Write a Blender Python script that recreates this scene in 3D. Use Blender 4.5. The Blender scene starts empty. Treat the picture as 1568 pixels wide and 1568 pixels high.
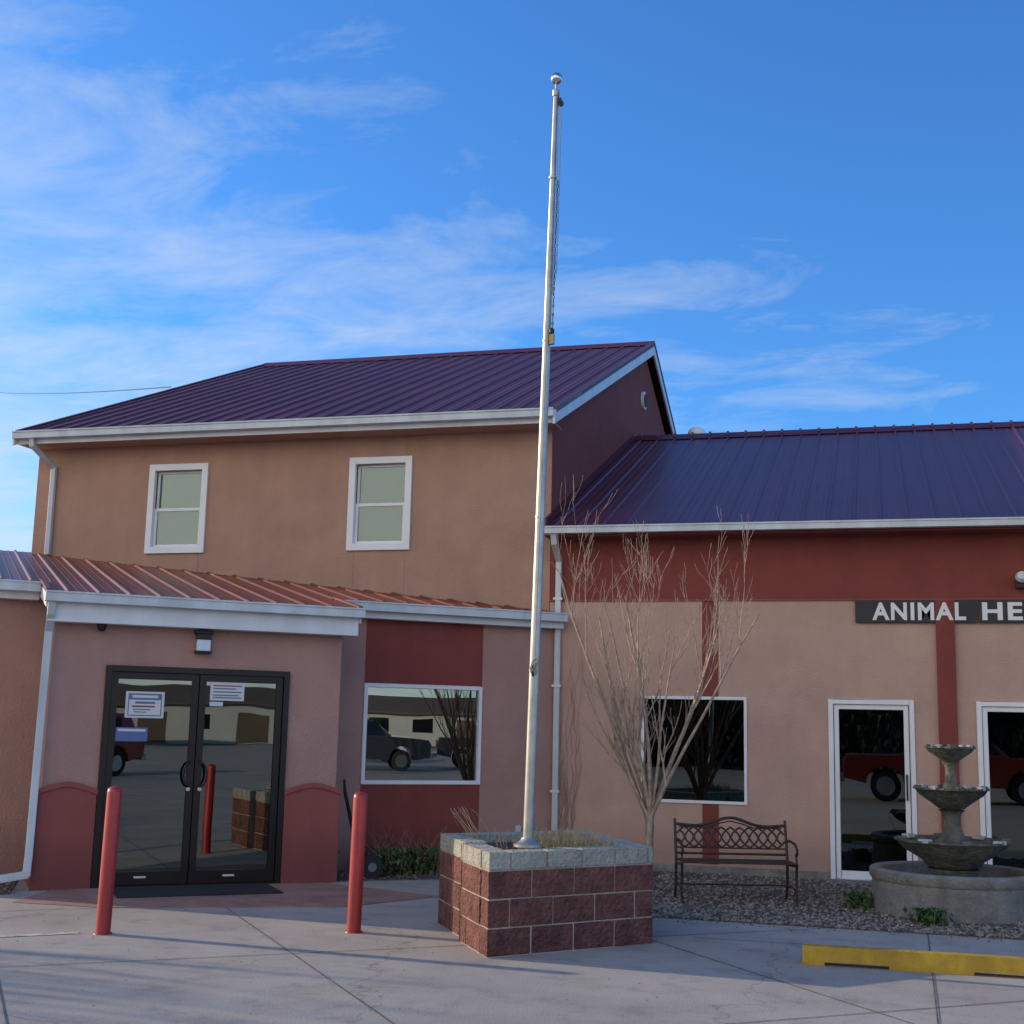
import bpy, bmesh, math, random
from mathutils import Vector, Matrix, noise
random.seed(7)
S=bpy.context.scene
S.view_settings.view_transform='Standard'
try: S.view_settings.look='None'
except Exception: pass
S.view_settings.exposure=0
COL=S.collection

# ------------------------------------------------------------ materials
MATS={}
def nodes(name):
    m=bpy.data.materials.new(name); m.use_nodes=True
    nt=m.node_tree; b=nt.nodes["Principled BSDF"]
    MATS[name]=m
    return m,nt,b
def N(nt,t,**k):
    n=nt.nodes.new(t)
    for a,v in k.items(): setattr(n,a,v)
    return n
def ramp(nt,src,stops):
    r=N(nt,'ShaderNodeValToRGB'); e=r.color_ramp.elements
    while len(e)<len(stops): e.new(.5)
    for i,(p,c) in enumerate(stops):
        e[i].position=p; e[i].color=(c[0],c[1],c[2],1) if not isinstance(c,(int,float)) else (c,c,c,1)
    nt.links.new(src,r.inputs[0]); return r
def sc(c,k): return tuple(min(1,x*k) for x in c)
def surf(name,col,rough=.7,metal=0,var=.12,vscale=2.0,bump=0,bscale=60,bdist=.01,col2=None,stain=0,coat=0,spec=None,dirt=0):
    m,nt,b=nodes(name)
    geo=N(nt,'ShaderNodeNewGeometry')
    n1=N(nt,'ShaderNodeTexNoise'); n1.inputs['Scale'].default_value=vscale; n1.inputs['Detail'].default_value=4; n1.inputs['Roughness'].default_value=.65
    nt.links.new(geo.outputs['Position'],n1.inputs['Vector'])
    c2=col2 or sc(col,1-var*2)
    r=ramp(nt,n1.outputs['Fac'],[(.3,c2),(.7,sc(col,1+var))])
    out=r.outputs[0]
    def mul(o1,o2):
        mx=N(nt,'ShaderNodeMixRGB',blend_type='MULTIPLY'); mx.inputs[0].default_value=1
        nt.links.new(o1,mx.inputs[1]); nt.links.new(o2,mx.inputs[2]); return mx.outputs[0]
    if stain:
        mp=N(nt,'ShaderNodeMapping'); mp.inputs['Scale'].default_value=(3.5,3.5,.35)
        nt.links.new(geo.outputs['Position'],mp.inputs[0])
        n3=N(nt,'ShaderNodeTexNoise'); n3.inputs['Scale'].default_value=1.3; n3.inputs['Detail'].default_value=4
        nt.links.new(mp.outputs[0],n3.inputs['Vector'])
        r3=ramp(nt,n3.outputs['Fac'],[(.35,1-stain),(.65,1.0)])
        out=mul(out,r3.outputs[0])
    if dirt:
        sp=N(nt,'ShaderNodeSeparateXYZ'); nt.links.new(geo.outputs['Position'],sp.inputs[0])
        ad=N(nt,'ShaderNodeMath',operation='MULTIPLY_ADD'); ad.inputs[1].default_value=-.5; nt.links.new(n1.outputs['Fac'],ad.inputs[0]); nt.links.new(sp.outputs[2],ad.inputs[2])
        r4=ramp(nt,ad.outputs[0],[(0,(1-dirt,1-dirt*.97,1-dirt*.9)),(.35,1.0)])
        out=mul(out,r4.outputs[0])
    nt.links.new(out,b.inputs['Base Color'])
    b.inputs['Roughness'].default_value=rough; b.inputs['Metallic'].default_value=metal
    if coat: b.inputs['Coat Weight'].default_value=coat; b.inputs['Coat Roughness'].default_value=.12
    if spec is not None: b.inputs['Specular IOR Level'].default_value=spec
    if bump:
        n2=N(nt,'ShaderNodeTexNoise'); n2.inputs['Scale'].default_value=bscale; n2.inputs['Detail'].default_value=3
        nt.links.new(geo.outputs['Position'],n2.inputs['Vector'])
        bp=N(nt,'ShaderNodeBump'); bp.inputs['Strength'].default_value=bump; bp.inputs['Distance'].default_value=bdist
        nt.links.new(n2.outputs['Fac'],bp.inputs['Height']); nt.links.new(bp.outputs[0],b.inputs['Normal'])
    return m
surf('stucco_tan',(.46,.268,.188),.9,var=.06,vscale=1.6,bump=.7,bscale=45,bdist=.015,stain=.06)
surf('stucco_pink',(.55,.352,.272),.9,var=.06,vscale=1.6,bump=.7,bscale=45,bdist=.015,stain=.05,dirt=.22)
surf('stucco_entry',(.44,.255,.208),.9,var=.06,vscale=1.6,bump=.7,bscale=45,bdist=.015,stain=.05,dirt=.2)
surf('stucco_red',(.255,.058,.045),.9,var=.07,vscale=1.5,bump=.7,bscale=45,bdist=.015,stain=.08,dirt=.2)
surf('red_trim',(.31,.085,.068),.85,var=.06,vscale=2,bump=.4,bscale=55,stain=.1,dirt=.25)
surf('roof_metal',(.125,.020,.022),.42,var=.12,vscale=.8,stain=.12,spec=.35)
surf('roof_metal_blue',(.105,.018,.036),.36,var=.12,vscale=.8,stain=.14,spec=.50)
surf('roof_entry',(.20,.055,.042),.42,var=.12,vscale=.8,stain=.18,spec=.4)
surf('white_trim',(.74,.76,.77),.5,var=.04,vscale=3,stain=.10)
surf('gutter_white',(.62,.67,.68),.42,var=.05,vscale=3,stain=.18)
surf('vinyl_white',(.80,.80,.80),.4,var=.03,vscale=4)
surf('dark_bronze',(.028,.024,.022),.35,metal=.6,var=.1)
surf('black_metal',(.02,.018,.018),.45,metal=.3,var=.2,vscale=20)
surf('bench_iron',(.050,.030,.024),.5,metal=.3,var=.3,vscale=20)
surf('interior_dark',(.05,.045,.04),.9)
surf('interior_floor',(.10,.085,.07),.6)
surf('blind',(.36,.42,.35),.8,var=.06)
surf('cmu_red',(.25,.096,.074),.95,var=.25,vscale=6,bump=1,bscale=28,bdist=.07,stain=.15,dirt=.2)
surf('mortar',(.42,.34,.29),.95,var=.12,vscale=9,bump=.5)
surf('cap_block',(.42,.40,.33),.95,var=.16,vscale=7,bump=1,bscale=36,bdist=.04)
surf('soil',(.10,.07,.045),1,var=.3,vscale=12,bump=1,bscale=40,bdist=.03)
surf('bollard_red',(.48,.030,.028),.42,var=.12,vscale=6,stain=.25,coat=.2,dirt=.25)
surf('pole_alu',(.52,.50,.46),.42,metal=.75,var=.14,vscale=5,stain=.2)
surf('ball_steel',(.7,.7,.7),.2,metal=1)
surf('brass',(.35,.25,.12),.4,metal=.9)
surf('rope',(.35,.33,.28),.9)
surf('yellow_paint',(.70,.43,.035),.75,var=.12,vscale=10,bump=.6,bscale=40,stain=.3,dirt=.25)
surf('fountain_stone',(.15,.148,.115),.85,var=.3,vscale=9,bump=.9,bscale=30,bdist=.02,stain=.3)
surf('basin_concrete',(.33,.315,.28),.9,var=.18,vscale=6,bump=.9,bscale=30,bdist=.02,stain=.25,dirt=.25)
surf('fountain_pale',(.50,.51,.47),.8,var=.2,vscale=20)
surf('bark',(.42,.31,.23),.85,var=.25,vscale=14)
surf('bark_dark',(.14,.10,.08),.9,var=.25,vscale=14)
surf('dry_twig',(.30,.21,.14),.9,var=.3,vscale=20)
surf('dry_grass',(.50,.38,.20),.9,var=.3,vscale=20)
surf('leaf_green',(.085,.17,.045),.7,var=.4,vscale=25)
surf('conifer',(.028,.036,.022),.8,var=.4,vscale=3)
surf('sign_black',(.018,.018,.018),.5,var=.2)
surf('letter_white',(.80,.79,.76),.6,var=.04)
surf('paper',(.62,.64,.64),.8,var=.02)
surf('ink_blue',(.14,.18,.27),.8)
surf('ink_red',(.35,.05,.04),.8)
surf('paper_blue',(.12,.18,.38),.6)
surf('mat_black',(.03,.03,.03),.95,var=.3,vscale=60,bump=1,bscale=150)
surf('pebble',(.29,.24,.20),.9,var=.5,vscale=14)
surf('car_red',(.36,.02,.015),.25,coat=1,var=.03)
surf('car_dark',(.03,.035,.045),.25,coat=1,var=.03)
surf('car_white',(.7,.7,.7),.3,coat=1,var=.03)
surf('tyre',(.02,.02,.02),.85)
surf('chrome',(.6,.6,.6),.2,metal=1)
surf('car_glass',(.01,.012,.014),.05)
surf('siding_white',(.50,.50,.49),.7,var=.05,vscale=.5)
surf('siding_brown',(.13,.095,.075),.9,var=.1,vscale=.5)
surf('siding_dark',(.035,.03,.028),.9,var=.2,vscale=.5)
surf('lamp_glass',(.62,.72,.80),.15)
surf('joint_dark',(.14,.13,.115),.95,var=.3,vscale=5)
surf('pale_paint',(.62,.60,.42),.8,var=.3,vscale=9)
surf('red_concrete',(.38,.21,.165),.9,var=.18,vscale=2.2,bump=.4,bscale=80)

def glass(name,tint,refl,ripple=.035):
    m,nt,b=nodes(name); nt.nodes.remove(b)
    o=nt.nodes['Material Output']
    t=N(nt,'ShaderNodeBsdfTransparent'); t.inputs[0].default_value=(*tint,1)
    g=N(nt,'ShaderNodeBsdfGlossy'); g.inputs['Roughness'].default_value=0.0; g.inputs[0].default_value=(.84,.93,.88,1)
    f=N(nt,'ShaderNodeFresnel'); f.inputs[0].default_value=1.5
    a=N(nt,'ShaderNodeMath',operation='ADD',use_clamp=True); a.inputs[1].default_value=refl
    nt.links.new(f.outputs[0],a.inputs[0])
    geo=N(nt,'ShaderNodeNewGeometry'); nz=N(nt,'ShaderNodeTexNoise'); nz.inputs['Scale'].default_value=1.3; nz.inputs['Detail'].default_value=1
    bp=N(nt,'ShaderNodeBump'); bp.inputs['Strength'].default_value=ripple; bp.inputs['Distance'].default_value=.02
    nt.links.new(geo.outputs['Position'],nz.inputs['Vector']); nt.links.new(nz.outputs['Fac'],bp.inputs['Height']); nt.links.new(bp.outputs[0],g.inputs['Normal'])
    mx=N(nt,'ShaderNodeMixShader'); nt.links.new(a.outputs[0],mx.inputs[0]); nt.links.new(t.outputs[0],mx.inputs[1]); nt.links.new(g.outputs[0],mx.inputs[2])
    nt.links.new(mx.outputs[0],o.inputs[0])
glass('glass_tint',(.30,.32,.31),.22)
glass('glass_entry',(.30,.31,.29),.15,.05)
glass('glass_dark',(.25,.27,.27),.09)
glass('glass_clear',(.72,.78,.75),.08)

# concrete
m,nt,b=nodes('concrete')
geo=N(nt,'ShaderNodeNewGeometry')
def nz(scale,det=4,ro=.6,src=None):
    n=N(nt,'ShaderNodeTexNoise'); n.inputs['Scale'].default_value=scale; n.inputs['Detail'].default_value=det; n.inputs['Roughness'].default_value=ro
    nt.links.new(src or geo.outputs['Position'],n.inputs['Vector']); return n
a1=nz(.55); a2=nz(2.6,6,.7); a3=nz(70,2)
r1=ramp(nt,a1.outputs['Fac'],[(.3,(.34,.30,.255)),(.7,(.47,.42,.365))])
r2=ramp(nt,a2.outputs['Fac'],[(.30,.70),(.47,.98),(.75,1.08)])
r3=ramp(nt,a3.outputs['Fac'],[(.3,.78),(.6,1.05)])
x1=N(nt,'ShaderNodeMixRGB',blend_type='MULTIPLY'); x1.inputs[0].default_value=1
x2=N(nt,'ShaderNodeMixRGB',blend_type='MULTIPLY'); x2.inputs[0].default_value=1
nt.links.new(r1.outputs[0],x1.inputs[1]); nt.links.new(r2.outputs[0],x1.inputs[2])
nt.links.new(x1.outputs[0],x2.inputs[1]); nt.links.new(r3.outputs[0],x2.inputs[2])
vo=N(nt,'ShaderNodeTexVoronoi',feature='DISTANCE_TO_EDGE'); vo.inputs['Scale'].default_value=.22
nd=nz(1.6,5)
vm=N(nt,'ShaderNodeVectorMath',operation='MULTIPLY_ADD'); vm.inputs[1].default_value=(1.1,1.1,0)
nt.links.new(nd.outputs['Color'],vm.inputs[0]); nt.links.new(geo.outputs['Position'],vm.inputs[2]); nt.links.new(vm.outputs[0],vo.inputs['Vector'])
rc=ramp(nt,vo.outputs['Distance'],[(0,.5),(.0022,1.0)])
x3=N(nt,'ShaderNodeMixRGB',blend_type='MULTIPLY'); x3.inputs[0].default_value=.7
nt.links.new(x2.outputs[0],x3.inputs[1]); nt.links.new(rc.outputs[0],x3.inputs[2])
nt.links.new(x3.outputs[0],b.inputs['Base Color']); b.inputs['Roughness'].default_value=.85
bp=N(nt,'ShaderNodeBump'); bp.inputs['Strength'].default_value=.5; bp.inputs['Distance'].default_value=.006
nt.links.new(a3.outputs['Fac'],bp.inputs['Height']); nt.links.new(bp.outputs[0],b.inputs['Normal'])
surf('ground_dirt',(.22,.18,.12),1,var=.25,vscale=.2,bump=.6,bscale=5)
surf('gravel_bed',(.15,.12,.10),1,var=.4,vscale=18,bump=1,bscale=60,bdist=.03)

# ------------------------------------------------------------ mesh builder
def grp(name):
    e=bpy.data.objects.new(name,None); COL.objects.link(e); e.empty_display_size=.2; return e
I4=Matrix.Identity(4)
class MB:
    def __init__(s,name,parent=None): s.n=name; s.p=parent; s.v=[]; s.f=[]; s.mi=[]; s.ms=[]
    def m(s,mat):
        if mat not in s.ms: s.ms.append(mat)
        return s.ms.index(mat)
    def add(s,vs,fs,mat,T=I4):
        o=len(s.v); s.v+= [T@Vector(v) for v in vs]; k=s.m(mat)
        for f in fs: s.f.append([o+i for i in f]); s.mi.append(k)
    def box(s,a,b,mat,T=I4):
        x0,y0,z0=a; x1,y1,z1=b
        s.add([(x0,y0,z0),(x1,y0,z0),(x1,y1,z0),(x0,y1,z0),(x0,y0,z1),(x1,y0,z1),(x1,y1,z1),(x0,y1,z1)],
              [(0,3,2,1),(4,5,6,7),(0,1,5,4),(1,2,6,5),(2,3,7,6),(3,0,4,7)],mat,T)
    def prism(s,poly,h0,h1,mat,T=I4,axes='xz'):
        n=len(poly); f=(lambda p,h:(p[0],h,p[1])) if axes=='xz' else ((lambda p,h:(h,p[0],p[1])) if axes=='yz' else (lambda p,h:(p[0],p[1],h)))
        vs=[f(p,h0) for p in poly]+[f(p,h1) for p in poly]
        fs=[tuple(range(n)),tuple(range(2*n-1,n-1,-1))]+[(i,(i+1)%n,n+(i+1)%n,n+i) for i in range(n)]
        s.add(vs,fs,mat,T)
    def cyl(s,c,r,h,mat,T=I4,seg=24,axis='z',r2=None):
        r2=r if r2 is None else r2; vs=[]
        for k,(rr,hh) in enumerate(((r,0),(r2,h))):
            for i in range(seg):
                t=2*math.pi*i/seg; u,w=rr*math.cos(t),rr*math.sin(t)
                vs.append({'z':(c[0]+u,c[1]+w,c[2]+hh),'y':(c[0]+u,c[1]+hh,c[2]+w),'x':(c[0]+hh,c[1]+u,c[2]+w)}[axis])
        fs=[tuple(range(seg)),tuple(range(seg,2*seg))]+[(i,(i+1)%seg,seg+(i+1)%seg,seg+i) for i in range(seg)]
        s.add(vs,fs,mat,T)
    def lathe(s,prof,mat,T=I4,seg=48,scal=0,nsc=0):
        vs=[];n=len(prof)
        for i in range(seg):
            t=2*math.pi*i/seg
            for p in prof:
                r=p[0]*(1+(scal*math.cos(nsc*t) if len(p)>2 else 0))
                vs.append((r*math.cos(t),r*math.sin(t),p[1]))
        fs=[]
        for i in range(seg):
            j=(i+1)%seg
            for k in range(n-1): fs.append((i*n+k,j*n+k,j*n+k+1,i*n+k+1))
        s.add(vs,fs,mat,T)
    def done(s,bevel=0,smooth=False):
        me=bpy.data.meshes.new(s.n); me.from_pydata(s.v,[],s.f)
        for k in s.ms: me.materials.append(MATS[k])
        me.polygons.foreach_set('material_index',s.mi)
        bm=bmesh.new(); bm.from_mesh(me)
        bmesh.ops.remove_doubles(bm,verts=bm.verts,dist=1e-5)
        bmesh.ops.recalc_face_normals(bm,faces=bm.faces); bm.to_mesh(me); bm.free()
        if smooth:
            me.polygons.foreach_set('use_smooth',[True]*len(me.polygons))
            try: me.set_sharp_from_angle(angle=math.radians(40))
            except Exception: pass
        ob=bpy.data.objects.new(s.n,me); COL.objects.link(ob); ob.parent=s.p
        if bevel:
            md=ob.modifiers.new('b','BEVEL'); md.width=bevel; md.segments=2; md.limit_method='ANGLE'
        return ob
def tubes(name,lines,mat,parent=None,res=2):
    cu=bpy.data.curves.new(name,'CURVE'); cu.dimensions='3D'; cu.bevel_depth=1; cu.bevel_resolution=res; cu.use_fill_caps=True
    for pts,rad in lines:
        sp=cu.splines.new('POLY'); sp.points.add(len(pts)-1)
        for i,p in enumerate(pts):
            sp.points[i].co=(*p,1); sp.points[i].radius=rad[i] if isinstance(rad,(list,tuple)) else rad
    ob=bpy.data.objects.new(name+'_c',cu); COL.objects.link(ob)
    dg=bpy.context.evaluated_depsgraph_get(); dg.update()
    me=bpy.data.meshes.new_from_object(ob.evaluated_get(dg)); bpy.data.objects.remove(ob)
    me.materials.clear(); me.materials.append(MATS[mat]); me.polygons.foreach_set('use_smooth',[True]*len(me.polygons))
    o2=bpy.data.objects.new(name,me); COL.objects.link(o2); o2.parent=parent; return o2
def wall(name,parent,T,x0,x1,z0,z1,th,ops,matfn,xs=(),zs=()):
    X=sorted(set([x0,x1]+[v for o in ops for v in o[:2]]+list(xs))); Z=sorted(set([z0,z1]+[v for o in ops for v in o[2:]]+list(zs)))
    X=[x for x in X if x0<=x<=x1]; Z=[z for z in Z if z0<=z<=z1]
    mb=MB(name,parent)
    def solid(i,j):
        if i<0 or j<0 or i>=len(X)-1 or j>=len(Z)-1: return False
        cx=(X[i]+X[i+1])/2; cz=(Z[j]+Z[j+1])/2
        return not any(o[0]<cx<o[1] and o[2]<cz<o[3] for o in ops)
    for i in range(len(X)-1):
        for j in range(len(Z)-1):
            if not solid(i,j): continue
            a,b_,c,d=X[i],X[i+1],Z[j],Z[j+1]; mt=matfn((a+b_)/2,(c+d)/2)
            mb.add([(a,0,c),(b_,0,c),(b_,0,d),(a,0,d)],[(0,1,2,3)],mt,T)
            mb.add([(a,th,c),(b_,th,c),(b_,th,d),(a,th,d)],[(3,2,1,0)],mt,T)
            if not solid(i-1,j): mb.add([(a,0,c),(a,th,c),(a,th,d),(a,0,d)],[(0,1,2,3)],mt,T)
            if not solid(i+1,j): mb.add([(b_,0,c),(b_,th,c),(b_,th,d),(b_,0,d)],[(0,1,2,3)],mt,T)
            if not solid(i,j-1): mb.add([(a,0,c),(b_,0,c),(b_,th,c),(a,th,c)],[(0,1,2,3)],mt,T)
            if not solid(i,j+1): mb.add([(a,0,d),(b_,0,d),(b_,th,d),(a,th,d)],[(0,1,2,3)],mt,T)
    return mb.done()
def metal_roof(name,parent,o,eu,ev,Lu,Lv,mat,sp=.305,ph=0.1):
    eu=Vector(eu).normalized(); ev=Vector(ev).normalized(); n=eu.cross(ev).normalized()
    if n.z<0: n=-n
    T=Matrix((( eu.x,ev.x,n.x,o[0]),(eu.y,ev.y,n.y,o[1]),(eu.z,ev.z,n.z,o[2]),(0,0,0,1)))
    mb=MB(name,parent); mb.box((0,0,-.03),(Lu,Lv,0),mat,T)
    u=ph
    while u<Lu-.02:
        for du,w,h in ((0,.026,.022),(.102,.012,.005),(.203,.012,.005)):
            if u+du+w<Lu:
                a=u+du; mb.add([(a-w,-.01,0.001),(a-w*.45,-.01,h),(a+w*.45,-.01,h),(a+w,-.01,0.001),(a-w,Lv,0.001),(a-w*.45,Lv,h),(a+w*.45,Lv,h),(a+w,Lv,0.001)],
                   [(0,1,2,3),(7,6,5,4),(0,4,5,1),(1,5,6,2),(2,6,7,3)],mat,T)
        u+=sp
    return mb.done()
def frame_mb(mb,x0,x1,z0,z1,w,y0,y1,mat,T,bottom=None):
    bt=w if bottom is None else bottom
    mb.box((x0,y0,z0),(x0+w,y1,z1),mat,T); mb.box((x1-w,y0,z0),(x1,y1,z1),mat,T)
    mb.box((x0+w,y0,z1-w),(x1-w,y1,z1),mat,T)
    if bt>0: mb.box((x0+w,y0,z0),(x1-w,y1,z0+bt),mat,T)

# ------------------------------------------------------------ ground
g=MB('ground'); g.box((-900,-900,-.3),(900,900,-.03),'ground_dirt'); g.done()
g=MB('concrete_pavement'); g.box((-45,-38,-.029),(60,40,0),'concrete'); g.done()
th=math.radians(38.6)
EX=Vector((math.cos(th),math.sin(th),0)); NB=Vector((-math.sin(th),math.cos(th),0)); P0=Vector((-3.9,16.2,0))
TL=Matrix(((EX.x,NB.x,0,P0.x),(EX.y,NB.y,0,P0.y),(0,0,1,0),(0,0,0,1)))
TW=Matrix.Translation((0,16.2,0))
def strip(mb,p,q,w,mat,z=.004):
    p=Vector((*p,0)); q=Vector((*q,0)); d=(q-p).normalized(); s=Vector((-d.y,d.x,0))*w/2
    mb.add([(p-s)+Vector((0,0,z)),(p+s)+Vector((0,0,z)),(q+s)+Vector((0,0,z)),(q-s)+Vector((0,0,z))],[(0,1,2,3)],mat)
g=MB('pavement_joints')
def L(x,n): v=TL@Vector((x,n,0)); return (v.x,v.y)
for x in (-12.6,-9.6,-6.6,-4.55,-1.6): strip(g,L(x,-2.45),L(x,-16),.011,'joint_dark')
for n in (-2.45,-5.2,-8.2): strip(g,L(-16,n),L(1.2 if n<-5 else -.9,n),.011,'joint_dark')
for x in (.39,3.4,6.4): strip(g,(x,12.28),(x-.2,2),.011,'joint_dark',.0045)
strip(g,(-1.5,11.3),(12,11.3),.011,'joint_dark',.005)
g.done()
g=MB('stained_walkway')
pts=[L(-5.95,-1.05),L(-3.2,-1.05),L(-2.35,-2.4),L(-3.5,-2.9),L(-5.6,-2.44),L(-6.35,-1.9)]
g.prism(pts,.0015,.0075,'red_concrete',axes='xy'); g.done()
g=MB('painted_line'); strip(g,(-8.6,7.3),(-6.15,9.5),.09,'pale_paint',.0042); g.done()
g=MB('gravel')
g.prism([(-2.5,12.32),(12,12.32),(12,16.19),(-3.6,16.19),(-2.5,14.6)],-.01,.012,'gravel_bed',axes='xy')
g.prism([L(-3.0,-.95),L(-.6,-1.05),L(.1,-.05),L(-3.0,-.01)],-.01,.0125,'gravel_bed',axes='xy')
g.prism([L(-9,-1.6),L(-6.35,-1.3),L(-6.2,-.01),L(-9,-.01)],-.01,.0125,'gravel_bed',axes='xy')
def rock(mb,x,y,z,r):
    vs=[]
    for (a,b_,c) in ((1,0,0),(-1,0,0),(0,1,0),(0,-1,0),(0,0,1),(0,0,-1)):
        k=r*random.uniform(.6,1.2); vs.append((a*k+random.uniform(-.2,.2)*r,b_*k+random.uniform(-.2,.2)*r,c*k*.7))
    ang=random.random()*6.28; R=Matrix.Translation((x,y,z))@Matrix.Rotation(ang,4,'Z')@Matrix.Rotation(random.uniform(-.6,.6),4,'X')
    mb.add(vs,[(0,2,4),(2,1,4),(1,3,4),(3,0,4),(2,0,5),(1,2,5),(3,1,5),(0,3,5)],'pebble',R)
for i in range(7000):
    x=random.uniform(-2.5,2.4); y=12.32+ (random.random()**1.3)*3.8
    rock(g,x,y,.014,random.uniform(.012,.030))
for i in range(110): rock(g,random.uniform(-2.4,2.0),12.32-abs(random.gauss(0,.14)),.006,random.uniform(.007,.015))
for i in range(500):
    v=TL@Vector((random.uniform(-2.9,-.2),random.uniform(-.9,-.05),0)); rock(g,v.x,v.y,.014,random.uniform(.010,.026))
for i in range(400):
    v=TL@Vector((random.uniform(-7.6,-6.3),random.uniform(-1.3,-.05),0)); rock(g,v.x,v.y,.014,random.uniform(.010,.026))
g.done()
g=MB('pavement_grit')
for i in range(260): rock(g,random.uniform(-8,1.6),random.uniform(7.2,12.0),.002,random.uniform(.003,.008))
g.done()

# ------------------------------------------------------------ building
B=grp('veterinary_office_building')
XL=-11.72
winU=[(-9.87,-8.95,3.98,5.25),(-6.82,-5.92,3.98,5.25)]
wall('upper_front_wall',B,TW,XL,-4.0,0,5.60,.2,[(a+.07,b-.07,c+.07,d-.07) for a,b,c,d in winU],lambda x,z:'stucco_tan')
mb=MB('gable_walls',B)
prof=[(16.203,0),(30.6,0),(30.6,5.6),(23.4,8.52),(16.203,5.6)]
mb.prism(prof,-4.2,-3.993,'stucco_red',axes='yz')
mb.prism([(16.401,0),(30.6,0),(30.6,5.6),(23.4,8.52),(16.401,5.6)],XL,XL+.2,'stucco_tan',axes='yz')
mb.box((XL+.2,30.4,0),(-4.2,30.6,5.6),'stucco_tan')
mb.done()
mb=MB('control_joints',B)
for x,z0,z1 in ((-9.05,5.25,5.55),(-6.73,3.5,3.98),(-6.0,5.25,5.55),(-6.0,3.3,3.98),(-6.73,5.25,5.55),(-9.05,3.6,3.98)):
    mb.box((x,-.004,z0),(x+.012,.001,z1),'stucco_entry',TW)
mb.done()
EL=XL-.09
RL=-3.84-EL
sl=(8.80-5.70)/(23.4-15.78)
metal_roof('main_roof_front',B,(EL,15.78,5.70),(1,0,0),(0,1,sl),RL,math.hypot(23.4-15.78,3.1),'roof_metal')
metal_roof('main_roof_back',B,(-3.84,31.02,5.70),(-1,0,0),(0,-1,sl),RL,math.hypot(23.4-15.78,3.1),'roof_metal')
mb=MB('main_roof_trim',B)
mb.box((EL,15.66,5.595),(-3.86,15.775,5.695),'gutter_white'); mb.box((EL,15.645,5.68),(-3.86,15.66,5.70),'gutter_white')
mb.box((EL+.02,15.775,5.53),(-3.88,15.80,5.66),'white_trim')
mb.box((EL+.02,15.80,5.53),(-3.88,16.20,5.55),'stucco_tan')
for X in (-3.875,EL-.015):
    mb.prism([(15.70,5.50),(23.4,8.60),(31.1,5.50),(31.1,5.67),(23.4,8.79),(15.70,5.67)],X,X+.03,'white_trim',axes='yz')
for X in (-3.90,EL-.03):
    mb.prism([(15.76,5.705),(23.4,8.815),(31.04,5.705),(31.04,5.74),(23.4,8.855),(15.76,5.74)],X,X+.065,'roof_metal',axes='yz')
mb.prism([(23.15,8.72),(23.4,8.84),(23.65,8.72),(23.4,8.87)],EL,-3.84,'roof_metal',axes='yz')
mb.done()
mb=MB('gable_vent',B)
mb.cyl((-3.995,23.0,7.62),.17,.05,'white_trim',axis='x'); mb.cyl((-3.96,23.0,7.62),.12,.03,'interior_dark',axis='x')
mb.done(smooth=True)
for k,(a,b_,c,d) in enumerate(winU):
    mb=MB('sash_window_%d'%(k+1),B)
    frame_mb(mb,a,b_,c,d,.09,-.035,.03,'vinyl_white',TW)
    x0,x1,z0,z1=a+.09,b_-.09,c+.09,d-.09; zm=(z0+z1)/2-.02
    frame_mb(mb,x0,x1,z0,zm+.03,.04,.03,.06,'vinyl_white',TW)
    frame_mb(mb,x0,x1,zm-.01,z1,.035,.061,.09,'vinyl_white',TW)
    mb.box((x0+.04,.045,z0+.04),(x1-.04,.05,zm),'glass_clear',TW); mb.box((x0+.035,.075,zm+.02),(x1-.035,.08,z1-.035),'glass_clear',TW)
    z=z0+.01
    while z<z1-.02:
        mb.add([(x0+.01,.13,z),(x1-.01,.13,z),(x1-.01,.112,z+.028),(x0+.01,.112,z+.028)],[(0,1,2,3)],'blind',TW); z+=.026
    mb.box((x0-.02,.16,z0-.02),(x1+.02,.165,z1+.02),'blind',TW)
    mb.done(bevel=.003)
# wing
def wm(x,z):
    if z>3.30: return 'stucco_red'
    if -2.05<x<-1.85 and z>0.12: return 'stucco_red'
    if z<.10: return 'basin_concrete'
    return 'stucco_pink'
opsW=[(-2.80,-1.51,.83,2.11),(-.55,.43,.0,2.105),(1.12,2.10,.0,2.105),(4.0,5.3,.83,2.11),(6.2,7.2,0,2.105)]
wall('wing_front_wall',B,TW,-3.99,9.0,0,4.10,.2,opsW,wm,xs=(-2.05,-1.85),zs=(3.30,.12,.10))
mb=MB('wing_walls',B)
mb.prism([(16.2,0),(28.2,0),(28.2,4.1),(22.2,6.6),(16.2,4.1)],9.0,9.2,'stucco_pink',axes='yz')
mb.box((-3.99,28.0,0),(9,28.2,4.1),'stucco_pink')
mb.box((-3.99,-.022,3.285),(9,.0,3.305),'red_trim',TW)
for x in (.70,3.0,5.7): mb.box((x,-.05,0.1),(x+.21,-.001,3.284),'stucco_red',TW)
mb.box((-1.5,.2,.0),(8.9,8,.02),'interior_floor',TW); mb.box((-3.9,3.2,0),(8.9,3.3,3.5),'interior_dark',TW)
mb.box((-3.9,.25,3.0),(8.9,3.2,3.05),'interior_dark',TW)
mb.done()
swg=(6.72-4.19)/(22.2-15.82)
metal_roof('wing_roof_front',B,(-3.985,15.82,4.19),(1,0,0),(0,1,swg),13.3,math.hypot(22.2-15.82,2.53),'roof_metal_blue',ph=.12)
metal_roof('wing_roof_back',B,(9.31,28.58,4.19),(-1,0,0),(0,-1,swg),13.3,math.hypot(22.2-15.82,2.53),'roof_metal_blue')
mb=MB('wing_roof_trim',B)
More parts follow.
